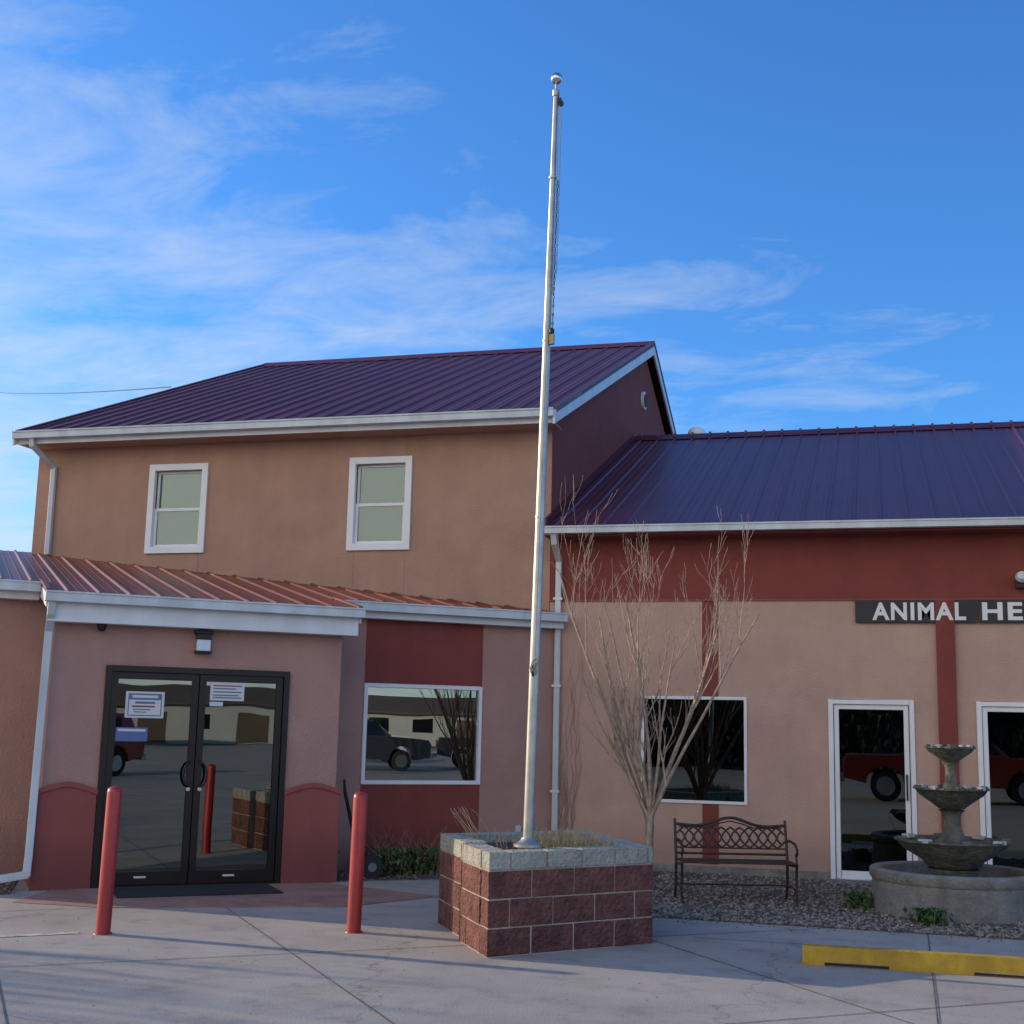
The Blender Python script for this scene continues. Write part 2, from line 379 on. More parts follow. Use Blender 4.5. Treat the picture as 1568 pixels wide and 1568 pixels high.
mb.box((-4.02,15.70,4.095),(9.3,15.815,4.18),'gutter_white'); mb.box((-4.02,15.688,4.165),(9.3,15.70,4.185),'gutter_white')
mb.box((-3.98,15.82,4.07),(9.3,16.199,4.09),'stucco_red')
mb.prism([(22.0,6.66),(22.2,6.76),(22.4,6.66),(22.2,6.79)],-3.985,9.31,'roof_metal_blue',axes='yz')
x=-3.9
while x<9.2:
    mb.box((x,22.12,6.74),(x+.04,22.28,6.797),'roof_metal_blue'); x+=.305
mb.prism([(15.85,4.21),(22.2,6.73),(22.2,6.83),(15.85,4.31)],-3.99,-3.97,'roof_metal',axes='yz')
mb.done()
mb=MB('roof_turbine_vent',B)
Tt=Matrix.Translation((-2.93,22.40,6.66)); mb.lathe([(.07,0),(.07,.12),(.14,.14),(.15,.19),(.12,.25),(.06,.285),(0,.29)],'vinyl_white',Tt,seg=24); mb.done(smooth=True)
mb=MB('wing_window',B)
for a,b_,c,d in (opsW[0],opsW[3]):
    frame_mb(mb,a,b_,c,d,.035,-.02,.05,'vinyl_white',TW); mb.box((a+.035,.02,c+.035),(b_-.035,.026,d-.035),'glass_dark',TW)
mb.done(bevel=.003)
for k,(a,b_,c,d) in enumerate((opsW[1],opsW[2],opsW[4])):
    mb=MB('glass_door_%d'%(k+1),B)
    frame_mb(mb,a,b_,c,d,.055,-.03,.06,'vinyl_white',TW,bottom=.03)
    frame_mb(mb,a+.065,b_-.065,.035,d-.06,.055,.0,.045,'vinyl_white',TW,bottom=.09)
    mb.box((a+.12,.02,.125),(b_-.12,.026,d-.115),'glass_dark',TW)
    mb.box((b_-.11,-.05,.95),(b_-.09,-.03,1.25),'black_metal',TW); mb.box((b_-.11,-.03,.96),(b_-.09,-.001,.98),'black_metal',TW); mb.box((b_-.11,-.03,1.22),(b_-.09,-.001,1.24),'black_metal',TW)
    mb.box((a+.12,.05,1.0),(b_-.12,.06,1.04),'chrome',TW)
    mb.box((a-.05,-.3,0),(b_+.05,-.031,.03),'basin_concrete',TW)
    mb.done(bevel=.003)
def dsp(name,pts,w=.075,d=.055,T=I4):
    mb=MB(name,B)
    for p,q in zip(pts[:-1],pts[1:]):
        p=Vector(p); q=Vector(q); z=(q-p).normalized()
        y=Vector((0,1,0)) if abs(z.y)<.9 else Vector((0,0,1)); x=y.cross(z).normalized(); y=z.cross(x)
        M_=Matrix(((x.x,y.x,z.x,p.x),(x.y,y.y,z.y,p.y),(x.z,y.z,z.z,p.z),(0,0,0,1)))
        mb.box((-w/2,-d/2,-.02),(w/2,d/2,(q-p).length+.02),'gutter_white',T@M_)
    return mb.done(bevel=.008)
dsp('downspout_wing',[(-3.85,15.76,4.10),(-3.85,15.80,3.98),(-3.87,16.15,3.80),(-3.87,16.15,.25),(-3.87,15.95,.08)])
dsp('downspout_upper',[(XL+.2,15.72,5.60),(XL+.2,15.74,5.50),(XL+.3,16.15,5.25),(XL+.3,16.15,4.0)])
mb=MB('downspout_straps',B)
for z in (.9,2.2,3.3): mb.box((-3.93,16.11,z),(-3.81,16.115,z+.03),'white_trim')
mb.done()
# lower block
LE=-8.15
opsL=[(-2.51,-1.0,.99,2.17),(-7.9,-6.66,.99,2.17),(-6.0,-3.2,0,2.5)]
def lm(x,z):
    if -2.51<x<-1.0 or -7.9<x<-6.66: return 'stucco_red'
    return 'stucco_entry'
wall('lower_front_wall',B,TL,LE,.02,0,3.0,.2,opsL,lm,xs=(-2.51,-1.0))
RS=.175
def lz(n): return 3.125+RS*(n+.15)
o=TL@Vector((LE-.1,-.15,lz(-.15)))
metal_roof('lower_roof',B,o,EX,NB+Vector((0,0,RS)),.02-LE+.1,5.45,'roof_entry',ph=.1)
Lx0=-6.22; ph=(.1-(Lx0-(LE-.1)))%.305
o=TL@Vector((Lx0,-1.22,lz(-1.22)))
metal_roof('entry_roof',B,o,EX,NB+Vector((0,0,RS)),3.27,1.08,'roof_entry',ph=ph)
mb=MB('lower_roof_trim',B)
for x0,x1 in ((LE-.1,-6.23),(-2.94,.03)):
    mb.box((x0,-.27,3.01),(x1,-.155,3.115),'gutter_white',TL); mb.box((x0,-.282,3.10),(x1,-.27,3.12),'gutter_white',TL)
    mb.box((x0,-.155,2.93),(x1,-.002,3.06),'white_trim',TL)
z0=lz(-1.22)
mb.box((-6.24,-1.34,z0-.105),(-2.93,-1.225,z0-.005),'gutter_white',TL); mb.box((-6.24,-1.352,z0-.02),(-2.93,-1.34,z0),'gutter_white',TL)
mb.box((-6.20,-1.22,2.64),(-2.97,-1.03,z0-.04),'white_trim',TL)
for x in (-6.225,-2.965):
    mb.prism([(-1.225,z0-.16),(-.155,lz(-.155)-.16),(-.155,lz(-.155)-.034),(-1.225,z0-.034)],x,x+.025,'white_trim',TL,axes='yz')
    mb.prism([(-1.22,z0+.003),(-.13,lz(-.13)+.003),(-.13,lz(-.13)+.03),(-1.22,z0+.03)],x-.01,x+.04,'roof_entry',TL,axes='yz')
mb.done(bevel=.004)
mb=MB('lower_end_wall',B); mb.prism([(0.201,0),(5.2,0),(5.2,3.9),(.201,3.05)],LE,LE+.2,'stucco_entry',TL,axes='yz'); mb.box((LE+.2,5.0,0),(-6.3,5.2,3.9),'stucco_entry',TL)
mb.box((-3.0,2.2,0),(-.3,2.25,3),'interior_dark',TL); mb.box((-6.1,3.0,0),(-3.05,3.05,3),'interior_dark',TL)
mb.box((-6.1,-.9,0.001),(-3.1,3.0,.012),'interior_floor',TL)
mb.done()
TV=TL@Matrix.Translation((0,-1.01,0))
wall('entry_front_wall',B,TV,-6.11,-3.09,0,2.70,.2,[(-5.58,-3.66,0,2.23)],lambda x,z:'stucco_entry')
mb=MB('entry_side_walls',B)
mb.box((-6.11,.2,0),(-5.95,1.0,2.85),'stucco_entry',TV); mb.box((-3.25,.2,0),(-3.09,1.0,2.85),'stucco_entry',TV)
for x0,x1 in ((-6.155,-5.585),(-3.655,-3.045)):
    def hz(t): return .95+.08*max(0,1-abs(2*t-1)**1.5)
    ts=[k/10 for k in range(11)]
    mb.prism([(x0,0),(x1,0)]+[(x1+(x0-x1)*t,hz(t)-.01) for t in ts],-.045,-.001,'red_trim',TV)
    mb.prism([(x0-.01+(x1-x0+.02)*t,hz(t)-.03) for t in ts]+[(x1+.01+(x0-x1-.02)*t,hz(t)+.025) for t in ts],-.065,-.0455,'red_trim',TV)
mb.box((-6.155,0,0),(-6.112,1.0,.93),'red_trim',TV); mb.box((-3.088,0,0),(-3.045,1.0,.93),'red_trim',TV)
mb.done(bevel=.006)
mb=MB('entry_double_door',B)
frame_mb(mb,-5.58,-3.66,0,2.23,.06,-.03,.09,'dark_bronze',TV,bottom=.02)
for a,b_,hs in ((-5.515,-4.625,1),(-4.615,-3.725,0)):
    frame_mb(mb,a,b_,.025,2.165,.07,0,.05,'dark_bronze',TV,bottom=.13)
    mb.box((a+.07,.02,.155),(b_-.07,.026,2.095),'glass_entry',TV)
    hx=b_-.035 if hs else a+.035; s_=-1 if hs else 1
    mb.cyl((hx+s_*.02,-.002,.98),.022,-.03,'chrome',TV,axis='y',seg=12)
    mb.box((a+.07,.055,.93),(b_-.07,.075,.97),'chrome',TV)
    mb.box((a+.35,-.003,.09),(a+.47,-.001,.11),'paper',TV)
mb.done(bevel=.004)
for hs,hx in ((-1,-4.665),(1,-4.575)):
    pts=[]
    for i in range(9):
        t=math.pi*i/8; pts.append(TV@Vector((hx+hs*.075*math.sin(t),-.055 if 0<i<8 else -.0,1.13-.13*math.cos(t))))
    tubes('door_handle',[(pts,.012)],'black_metal',B)
mb=MB('door_notices',B)
mb.box((-5.36,.012,1.70),(-4.97,.0185,1.97),'paper',TV)
mb.box((-5.335,.0105,1.72),(-4.995,.0115,1.95),'ink_blue',TV)
mb.box((-5.325,.0095,1.73),(-5.005,.0102,1.885),'paper',TV)
mb.box((-5.295,.009,1.905),(-5.035,.0100,1.933),'paper',TV)
for i,(z,w,h) in enumerate(((1.845,.20,.022),(1.81,.26,.016),(1.782,.24,.010),(1.755,.22,.010))):
    mb.box((-5.165-w/2,.0083,z),(-5.165+w/2-.03*i,.0090,z+h),'ink_blue' if i!=1 else 'ink_red',TV)
mb.box((-4.50,.012,1.90),(-4.14,.0185,2.09),'paper',TV)
for k,(z,w) in enumerate(((2.05,.30),(2.02,.24),(1.985,.30),(1.95,.27),(1.925,.30))): mb.box((-4.47,.0095,z),(-4.47+w,.0115,z+.012),'ink_blue' if k else 'ink_red',TV)
mb.box((-5.44,.012,1.46),(-5.12,.0185,1.60),'paper_blue',TV); mb.box((-5.42,.0095,1.56),(-5.14,.0115,1.585),'paper',TV)
mb.box((-4.50,.012,1.84),(-4.36,.0185,1.885),'paper',TV)
mb.done()
mb=MB('entry_wall_light',B)
mb.box((-4.70,-.11,2.385),(-4.53,-.001,2.41),'black_metal',TV); mb.box((-4.71,-.12,2.59),(-4.52,-.001,2.62),'black_metal',TV)
mb.box((-4.685,-.095,2.411),(-4.545,-.021,2.529),'lamp_glass',TV); mb.box((-4.69,-.10,2.53),(-4.54,-.021,2.589),'dark_bronze',TV)
mb.box((-4.68,-.02,2.411),(-4.55,-.001,2.589),'black_metal',TV)
mb.done(bevel=.004)
mb=MB('dome_camera',B); mb.lathe([(0,-.07),(.03,-.06),(.045,-.03),(.05,0),(.05,.03)],'black_metal',TV@Matrix.Translation((-5.66,-.10,2.63)),seg=20); mb.done(smooth=True)
mb=MB('lower_window',B)
for a,b_,c,d in opsL[:2]:
    frame_mb(mb,a,b_,c,d,.045,-.02,.06,'vinyl_white',TL); mb.box((a+.045,.03,c+.045),(b_-.045,.036,d-.045),'glass_tint',TL)
mb.done(bevel=.003)
dsp('downspout_entry',[(-6.17,-1.28,2.83),(-6.17,-1.24,2.72),(-6.17,-1.08,2.55),(-6.19,-1.09,.35),(-6.20,-1.12,.16),(-6.6,-1.12,.10)],T=TL)
mb=MB('wall_utility_boxes',B); mb.box((-6.65,-.04,.5),(-6.55,-.001,.62),'siding_brown',TL); mb.box((-.52,-.03,.38),(-.45,-.001,.5),'gutter_white',TL); mb.done()
mb=MB('wing_security_light',B)
mb.box((1.60,-.10,3.42),(1.76,-.0,3.50),'dark_bronze',TW); mb.lathe([(0,-.06),(.05,-.05),(.07,0),(.05,.05),(0,.06)],'gutter_white',TW@Matrix.Translation((1.66,-.12,3.54))@Matrix.Rotation(1.2,4,'X'),seg=20); mb.done(smooth=True)

# sign
SG=grp('business_sign')
mb=MB('board_1',SG); mb.box((-.215,-.045,3.015),(1.165,-.026,3.285),'sign_black',TW); mb.box((1.18,-.045,3.015),(2.75,-.026,3.285),'sign_black',TW); mb.done(bevel=.003)
def text(s,x0,x1,z,h,parent):
    c=bpy.data.curves.new(s,'FONT'); c.body=s; c.size=1; c.extrude=.02; c.offset=.032; c.space_character=1.14
    ob=bpy.data.objects.new('t',c); COL.objects.link(ob); dg=bpy.context.evaluated_depsgraph_get(); dg.update()
    me=bpy.data.meshes.new_from_object(ob.evaluated_get(dg)); bpy.data.objects.remove(ob)
    xs=[v.co.x for v in me.vertices]; ys=[v.co.y for v in me.vertices]
    a,b_=min(xs),max(xs); c0,c1=min(ys),max(ys)
    for v in me.vertices:
        x=x0+(v.co.x-a)/(b_-a)*(x1-x0); zz=z+(v.co.y-c0)/(c1-c0)*h; y=-.046-.006*(1 if v.co.z>0 else 0)
        v.co=TW@Vector((x,y,zz))
    me.materials.clear(); me.materials.append(MATS['letter_white'])
    o=bpy.data.objects.new('letters_'+s.lower(),me); COL.objects.link(o); o.parent=parent
text('ANIMAL',-.02,1.04,3.045,.21,SG); text('HEALTH',1.22,2.62,3.045,.21,SG)

# ------------------------------------------------------------ planter
PL=grp('block_planter')
A=Vector((-2.82,9.67,0)); e1=(Vector((-1.77,10.85,0))-A); L1=e1.length; e1/=L1; e2=(Vector((-3.74,11.10,0))-A); L2=e2.length; e2/=L2
TP=Matrix(((e1.x,e2.x,0,A.x),(e1.y,e2.y,0,A.y),(0,0,1,0),(0,0,0,1)))
mb=MB('blocks',PL); mo=MB('mortar_core',PL); cp=MB('cap_blocks',PL)
ch=.208; TOP=.765
def course(axis,u0,u1,v0,v1,z0,z1,off,tgt,mat,bl=.397):
    p=u0+ (off-bl if off else 0)
    while p<u1-.01:
        a=max(p,u0); b_=min(p+bl,u1)
        if b_-a>.03:
            j=random.uniform(-.006,.006); g_=.005; k=random.uniform(-.002,.002)
            if axis=='u': tgt.box((a+g_,v0+j,z0+g_),(b_-g_,v1,z1-g_+k),mat,TP)
            else: tgt.box((v0+j,a+g_,z0+g_),(v1,b_-g_,z1-g_+k),mat,TP)
        p+=bl
segs=[('u',0,L1,0,.2),('v',.2,.80,0,.2),('v',.81,L2-.2,.06,.26),('u',.06,L1,L2-.2,L2),('v',.2,L2-.2,L1-.2,L1)]
for (ax,u0,u1,v0,v1) in segs:
    for k in range(3):
        course(ax,u0,u1,v0,v1,k*ch,(k+1)*ch,.2 if k%2 else 0,mb,'cmu_red')
    course(ax,u0,u1,v0-.004,v1,3*ch+.002,TOP,.2,cp,'cap_block',.33)
    if ax=='u': mo.box((u0+.012,v0+.009,0),(u1-.012,v1-.009,TOP-.012),'mortar',TP)
    else: mo.box((v0+.009,u0-.003,0),(v1-.009,u1+.003,TOP-.013),'mortar',TP)
mb.done(bevel=.007); mo.done(); cp.done(bevel=.007)
mb=MB('soil',PL); mb.box((.19,.19,0),(L1-.19,L2-.19,.69),'soil',TP); mb.done()
lines=[]
def PT(u,v,z): return TP@Vector((u,v,z))
for i in range(420):
    u=random.gauss(.95,.22); v=random.gauss(.65,.26)
    if not(.25<u<L1-.25 and .25<v<L2-.25): continue
    h=random.uniform(.06,.19); dx,dy=random.uniform(-.09,.09),random.uniform(-.09,.09)
    lines.append(([PT(u,v,.69),PT(u+dx*.4,v+dy*.4,.69+h*.7),PT(u+dx,v+dy,.69+h)],[.0028,.002,.0008]))
for i in range(9):
    u=.4+random.uniform(-.1,.1); v=1.3+random.uniform(-.1,.1); s_=random.uniform(.12,.35)
    lines.append(([PT(u-s_*math.sin(t)*.9,v+s_*.5*(1-math.cos(t)),.69+.33*math.sin(t)*random.uniform(.85,1)) for t in [0,.5,1,1.5,2.1,2.6]],[.003,.003,.002,.002,.001,.001]))
tubes('dry_grass',lines,'dry_grass',PL,res=1)

# ------------------------------------------------------------ flagpole
FP=grp('flagpole')
pb=Vector((-2.675,10.26,.70)); pt=Vector((-2.56,10.29,7.20))
def pp(z): return pb+(pt-pb)*((z-pb.z)/(pt.z-pb.z))
tubes('pole',[([pp(.7),pp(1.8),pp(3),pp(4.6),pp(5.6),pp(6.6),pp(7.12)],[.041,.041,.039,.034,.029,.024,.022])],'pole_alu',FP,res=6)
mb=MB('fittings',FP)
Tb=Matrix.Translation(pp(.765)); mb.lathe([(.11,0),(.11,.02),(.085,.03),(.06,.05),(.05,.07),(.04,.07)],'pole_alu',Tb,seg=28)
for z in (2.15,3.4,4.9,6.35): mb.lathe([(.03,-.01),(.043 if z<4 else .036,-.008),(.043 if z<4 else .036,.008),(.03,.01)],'pole_alu',Matrix.Translation(pp(z)),seg=24)
mb.lathe([(.01,0),(.03,.0),(.032,.05),(.02,.06),(.009,.07),(.009,.14),(0,.14)],'pole_alu',Matrix.Translation(pp(7.10)),seg=20)
mb.done(smooth=True)
bpy.ops.mesh.primitive_uv_sphere_add(segments=32,ring_count=20,radius=.052,location=pp(7.265)); s_=bpy.context.object; s_.name='ball_finial'; s_.data.materials.append(MATS['ball_steel']); s_.parent=FP
for f_ in s_.data.polygons: f_.use_smooth=True
mb=MB('pulley',FP); mb.box((-.012,-.015,0),(.05,.015,.05),'black_metal',Matrix.Translation(pp(7.03))); mb.cyl((.045,-.012,.0),.026,.024,'black_metal',Matrix.Translation(pp(7.03)),axis='y'); mb.done(bevel=.003)
h1=[pp(z)+Vector((.062-.004*math.sin(z*3),-.01,0)) for z in (7.0,6.6,6.2,5.8,5.5)]
h1+= [pp(z)+Vector((.035+.02*math.sin((5.5-z)*3),-.03,0)) for z in (5.3,5.1,4.95)]
h2=[pp(z)+Vector((.04,-.02,0)) for z in (7.0,6.3,5.6,5.3)]
h3=[pp(z)+Vector((.012,-.045,0)) for z in (5.0,4,3,2.2,1.9)]
tubes('halyard',[(h1,.004),(h2,.0035),(h3,.004)],'rope',FP,res=1)
ch_=[]
for i in range(36):
    z=6.3-i*.038; c=pp(z)+Vector((.05,-.02,0))
    ch_.append(([c+Vector((.007*math.cos(t) if i%2 else 0,0 if i%2 else .007*math.cos(t),.018*math.sin(t))) for t in [k*math.pi/4 for k in range(9)]],.003))
tubes('chain',ch_,'black_metal',FP,res=1)
mb=MB('snap_weight',FP); mb.box((.032,-.04,0),(.072,-.01,.09),'brass',Matrix.Translation(pp(4.86))); mb.lathe([(0,0),(.02,.01),(.022,.04),(.0,.06)],'black_metal',Matrix.Translation(pp(4.86)+Vector((.05,-.025,.09))),seg=12); mb.done(bevel=.004)
kn=[]
for i in range(5):
    c=pp(2.16+.008*i)+Vector((.01,-.05,0)); kn.append(([c+Vector((.028*math.sin(t+i),.01*math.cos(2*t),.05*math.cos(t+i*.3))) for t in [k*math.pi/6 for k in range(13)]],.005))
tubes('rope_knot',kn,'rope',FP,res=1)
mb=MB('cleat',FP); mb.box((-.008,-.06,-.05),(.008,-.035,.05),'black_metal',Matrix.Translation(pp(2.15))); mb.done(bevel=.004)

# ------------------------------------------------------------ bollards
for (x,y,h,lx) in ((-5.96,9.54,1.15,.018),(-4.18,10.42,1.13,.012)):
    mb=MB('safety_bollard'); T=Matrix.Translation((x,y,0))@Matrix.Rotation(lx,4,'Y')
    mb.lathe([(.0625,-.02),(.0595,0.0),(.0595,h-.05),(.055,h-.022),(.042,h-.008),(.02,h),(0,h+.001)],'bollard_red',T,seg=36)
    mb.lathe([(.075,.0015),(.072,.01),(.058,.012)],'bollard_red',Matrix.Translation((x,y,0)),seg=36)
    mb.done(smooth=True)
mb=MB('doormat'); mb.box((-5.42,-.86,.0085),(-3.82,-.06,.02),'mat_black',TV); mb.done(bevel=.003)
HT=grp('hand_truck')
def hl(x,n,z): return TL@Vector((x,n,z))
tubes('frame',[([hl(-2.70,-.80,.05),hl(-2.98,-.98,.95),hl(-3.0,-1.02,1.08)],.014),([hl(-2.62,-.60,.05),hl(-2.92,-.80,.95),hl(-3.0,-1.02,1.08)],.014),([hl(-2.80,-.86,.35),hl(-2.73,-.67,.35)],.010),([hl(-2.89,-.92,.65),hl(-2.83,-.73,.65)],.010)],'black_metal',HT)
mb=MB('wheels',HT)
for n in (-.88,-.56): mb.cyl((-2.60,n,.135),.125,.05,'tyre',TL,axis='y'); mb.cyl((-2.60,n-.005,.135),.05,.06,'chrome',TL,axis='y')
mb.box((-2.62,-.86,.03),(-2.42,-.56,.04),'black_metal',TL)
mb.done()

def stop(x,y,rz=0):
    mb=MB('parking_stop'); T=Matrix.Translation((x,y,.0))@Matrix.Rotation(rz,4,'Z')
    prof=[(-.075,0),(-.075,.03),(-.05,.135),(.05,.135),(.075,.03),(.075,0)]
    for a,b_,z in zip([0,.16,.62,1.21,1.67],[.16,.62,1.21,1.67,1.83],[0,.028,0,.028,0]):
        mb.prism([(p[0],max(p[1],z)) for p in prof],a,b_,'yellow_paint',T,axes='yz')
    return mb.done(bevel=.008)
stop(-.57,10.42,.02); stop(2.2,10.42)

# ------------------------------------------------------------ bench
BE=grp('garden_bench'); TB=Matrix.Translation((-1.40,13.66,0))@Matrix.Rotation(math.radians(17),4,'Z')@Matrix.Diagonal((.95,1,.93,1))
def tb(x,y,z): return TB@Vector((x,y,z))
ln=[]
W=.60
for s_ in (-1,1):
    x=s_*W
    ln.append(([tb(x,-.22,0),tb(x,-.20,.2),tb(x,-.22,.40),tb(x,-.24,.44)],[.015,.012,.014,.012]))
    ln.append(([tb(x,.24,0),tb(x,.18,.2),tb(x,.17,.42),tb(x,.22,.66),tb(x,.27,.86)],[.015,.013,.015,.015,.014]))
    ln.append(([tb(x,.22,.64),tb(x,.05,.66),tb(x,-.15,.645),tb(x,-.24,.60),tb(x,-.25,.55),tb(x,-.21,.53)],.013))
    ln.append(([tb(x,-.19,.55),tb(x,-.23,.44)],.011))
    ln.append(([tb(x,-.22,.42),tb(x,.17,.40)],.014)); ln.append(([tb(x,-.20,.15),tb(x,0,.19),tb(x,.2,.15)],.010))
ln.append(([tb(-W,.2,.17),tb(W,.2,.17)],.008))
def backy(z): return .17+(z-.42)*.23
topc=[]
for i in range(25):
    x=-W+2*W*i/24; c=math.exp(-(x/.22)**2)*.07+.012*math.cos(x*9)
    topc.append(tb(x,backy(.80),.80+c))
ln.append((topc,.015)); ln.append(([tb(-W,backy(.50),.50),tb(W,backy(.50),.50)],.012)); ln.append(([tb(-W,backy(.56),.56),tb(W,backy(.56),.56)],.008))
ln.append(([tb(-W*.93,backy(.78),.775),tb(-.25,backy(.78),.775),tb(-.12,backy(.8),.82),tb(0,backy(.82),.845),tb(.12,backy(.8),.82),tb(.25,backy(.78),.775),tb(W*.93,backy(.78),.775)],.007))
for i in range(-2,14):
    x=-W+i*.10
    for d in (1,-1):
        pts=[]
        for k in range(7):
            f_=k/6; xx=x+.20*f_ if d>0 else x+.20*(1-f_); z=.565+.215*f_
            xx+=.018*math.sin(f_*2*math.pi)*d
            if abs(xx)<W: pts.append(tb(xx,backy(z)-.004,z))
        if len(pts)>1: ln.append((pts,.010))
tubes('frame_and_back',ln,'bench_iron',BE,res=2)
mb=MB('seat_slats',BE)
for i in range(6): mb.box((-W,-.24+i*.068,.435),(W,-.24+i*.068+.045,.452),'bench_iron',TB)
mb.done(bevel=.004)

# ------------------------------------------------------------ fountain
F=grp('tiered_fountain'); TF=Matrix.Translation((.70,13.9,0))
mb=MB('basin',F); mb.lathe([(.80,-.02),(.79,.1),(.775,.30),(.80,.33),(.80,.40),(.78,.415),(.70,.415),(.68,.40),(.67,.2),(0,.2)],'basin_concrete',TF,seg=56); mb.done(smooth=True)
mb=MB('tiers',F)
def bowl(r,z,h,neck):
    return [(neck,z-h),(neck*1.25,z-h*.92),(r*.55,z-h*.72),(r*.85,z-h*.35,1),(r*.95,z-h*.12,1),(r*1.0,z-.02,1),(r*1.0,z,1),(r*.93,z,1),(r*.85,z-h*.25),(r*.4,z-h*.45),(0,z-h*.5)]
mb.lathe([(.34,.2),(.34,.26),(.26,.30),(.22,.36),(.24,.42)],'fountain_stone',TF,seg=48)
mb.lathe(bowl(.54,.70,.28,.20),'fountain_stone',TF,seg=96,scal=.035,nsc=8)
mb.lathe([(.17,.56),(.17,.68),(.12,.72),(.085,.80),(.075,.90),(.10,.96),(.13,.98)],'fountain_stone',TF,seg=40)
mb.lathe(bowl(.35,1.20,.21,.11),'fountain_stone',TF,seg=96,scal=.035,nsc=8)
mb.lathe([(.11,1.10),(.11,1.16),(.08,1.2),(.055,1.27),(.05,1.38),(.07,1.43),(.09,1.45)],'fountain_stone',TF,seg=40)
mb.lathe(bowl(.235,1.60,.15,.07),'fountain_stone',TF,seg=96,scal=.04,nsc=8)
mb.lathe([(.05,1.52),(.05,1.58),(.03,1.6),(.02,1.62),(0,1.62)],'fountain_stone',TF,seg=24)
mb.done(smooth=True)
mb=MB('rim_spouts',F)  # small blocks along the bowl rims, alternating pale and stone colour
for r,z,w in ((.50,.70,.05),(.325,1.2,.035),(.215,1.6,.025)):
    for k in range(8):
        t=2*math.pi*k/8+.2; mb.box((-w,-w*1.1,-.02),(w*.8,w*1.1,.018),'fountain_pale' if k%2 else 'fountain_stone',TF@Matrix.Rotation(t,4,'Z')@Matrix.Translation((r,0,z)))
mb.done(bevel=.008)

# ------------------------------------------------------------ trees
def grow(base,height,spread,nstem,seed,trunk_h=.9,r0=.05,twig=3,up=.75,kk=(5,5,4,3)):
    rnd=random.Random(seed); L_=[]
    def branch(p,d,ln_,r,lev):
        n=6; pts=[p.copy()]; rad=[r]; q=p.copy(); dd=d.copy()
        for i in range(n):
            w=Vector((rnd.uniform(-1,1),rnd.uniform(-1,1),rnd.uniform(-.6,.8)))*(.12 if lev<2 else .2)
            dd=(dd+w+Vector((0,0,up*.12))).normalized(); q=q+dd*ln_/n; pts.append(q.copy()); rad.append(max(.0022,r*(1-.75*(i+1)/n)))
        L_.append((pts,rad))
        if lev>=twig: return
        for j in range(kk[lev]):
            i=rnd.randint(1,n-1); t=(pts[i+1]-pts[i]).normalized()
            side=Vector((rnd.uniform(-1,1),rnd.uniform(-1,1),rnd.uniform(.0,.7))).normalized()
            nd=(t*.9+side*.62).normalized(); branch(pts[i],nd,ln_*rnd.uniform(.36,.6),rad[i]*.62,lev+1)
    tp=base+Vector((.02,0,trunk_h)); L_.append(([base,base+Vector((.01,.0,trunk_h*.5)),tp],[r0*1.15,r0,r0*.95]))
    for i in range(nstem):
        t=2*math.pi*i/nstem+rnd.uniform(-.3,.3); s_=rnd.uniform(.35,1)*spread
        d=Vector((math.cos(t)*s_,math.sin(t)*s_,1)).normalized()
        branch(tp-Vector((0,0,rnd.uniform(0,.12))),d,(height-trunk_h)*rnd.uniform(.62,.98)/max(.6,d.z),r0*.55,0)
    return L_
tubes('bare_tree',grow(Vector((-2.36,14.1,0)),3.50,.66,10,3,trunk_h=.80,r0=.048,twig=3,up=.66,kk=(4,4,2,2)),'bark',res=0)
rnd=random.Random(5); ln=[]
for i in range(9):
    x=-3.80+rnd.uniform(0,.12); z=.05; p=[Vector((x,16.17,z))]
    top=rnd.uniform(1.0,3.1)
    while z<top:
        z+=.09; x+=rnd.uniform(-.03,.033); x=max(-3.82,min(-3.55,x)); p.append(Vector((x,16.185-rnd.uniform(0,.02),z)))
    ln.append((p,[.0035*(1-k/len(p))+.001 for k in range(len(p))]))
tubes('climbing_vine',ln,'dry_twig',res=0)
def shrub(name,c,rx,ry,h,ntw,nlf,seed,T=I4):
    rnd=random.Random(seed); G=grp(name); ln=[]
    for i in range(ntw):
        a=rnd.uniform(-rx,rx)*.8; b_=rnd.uniform(-ry,ry)*.7; hh=h*rnd.uniform(.6,1.35)
        p0=Vector((c[0]+a,c[1]+b_,0)); dx,dy=rnd.uniform(-.3,.3),rnd.uniform(-.15,.15)
        pts=[T@(p0+Vector((dx*t*t,dy*t,hh*t*(1-.15*t)))) for t in (0,.25,.5,.75,1)]
        ln.append((pts,[.004,.0035,.003,.002,.001]))
    if ln: tubes('twigs',ln,'dry_twig',G,res=1)
    mb=MB('leaves',G)
    for i in range(nlf):
        t=rnd.random()**.8; p=Vector((c[0]+rnd.gauss(0,rx*.5),c[1]+rnd.gauss(0,ry*.45),h*.55*t+.02)); s_=rnd.uniform(.018,.045)
        R=T@Matrix.Translation(p)@Matrix.Rotation(rnd.uniform(0,6.28),4,'Z')@Matrix.Rotation(rnd.uniform(-1.1,1.1),4,'X')
        mb.add([(0,-s_,0),(s_*.5,0,.004),(0,s_*1.2,0),(-s_*.5,0,.004)],[(0,1,2,3)],'leaf_green',R)
    mb.done()
shrub('garden_shrub',(-2.1,-.50),.45,.30,.50,55,1300,1,TL)
shrub('garden_shrub',(-1.45,-.50),.35,.28,.50,50,700,2,TL)
shrub('leafy_plant',(.42,12.85),.15,.12,.24,8,260,3)
shrub('leafy_plant',(-.22,13.7),.14,.12,.28,6,220,4)
shrub('leafy_plant',(-7.0,-1.0),.12,.12,.2,6,140,6,TL)

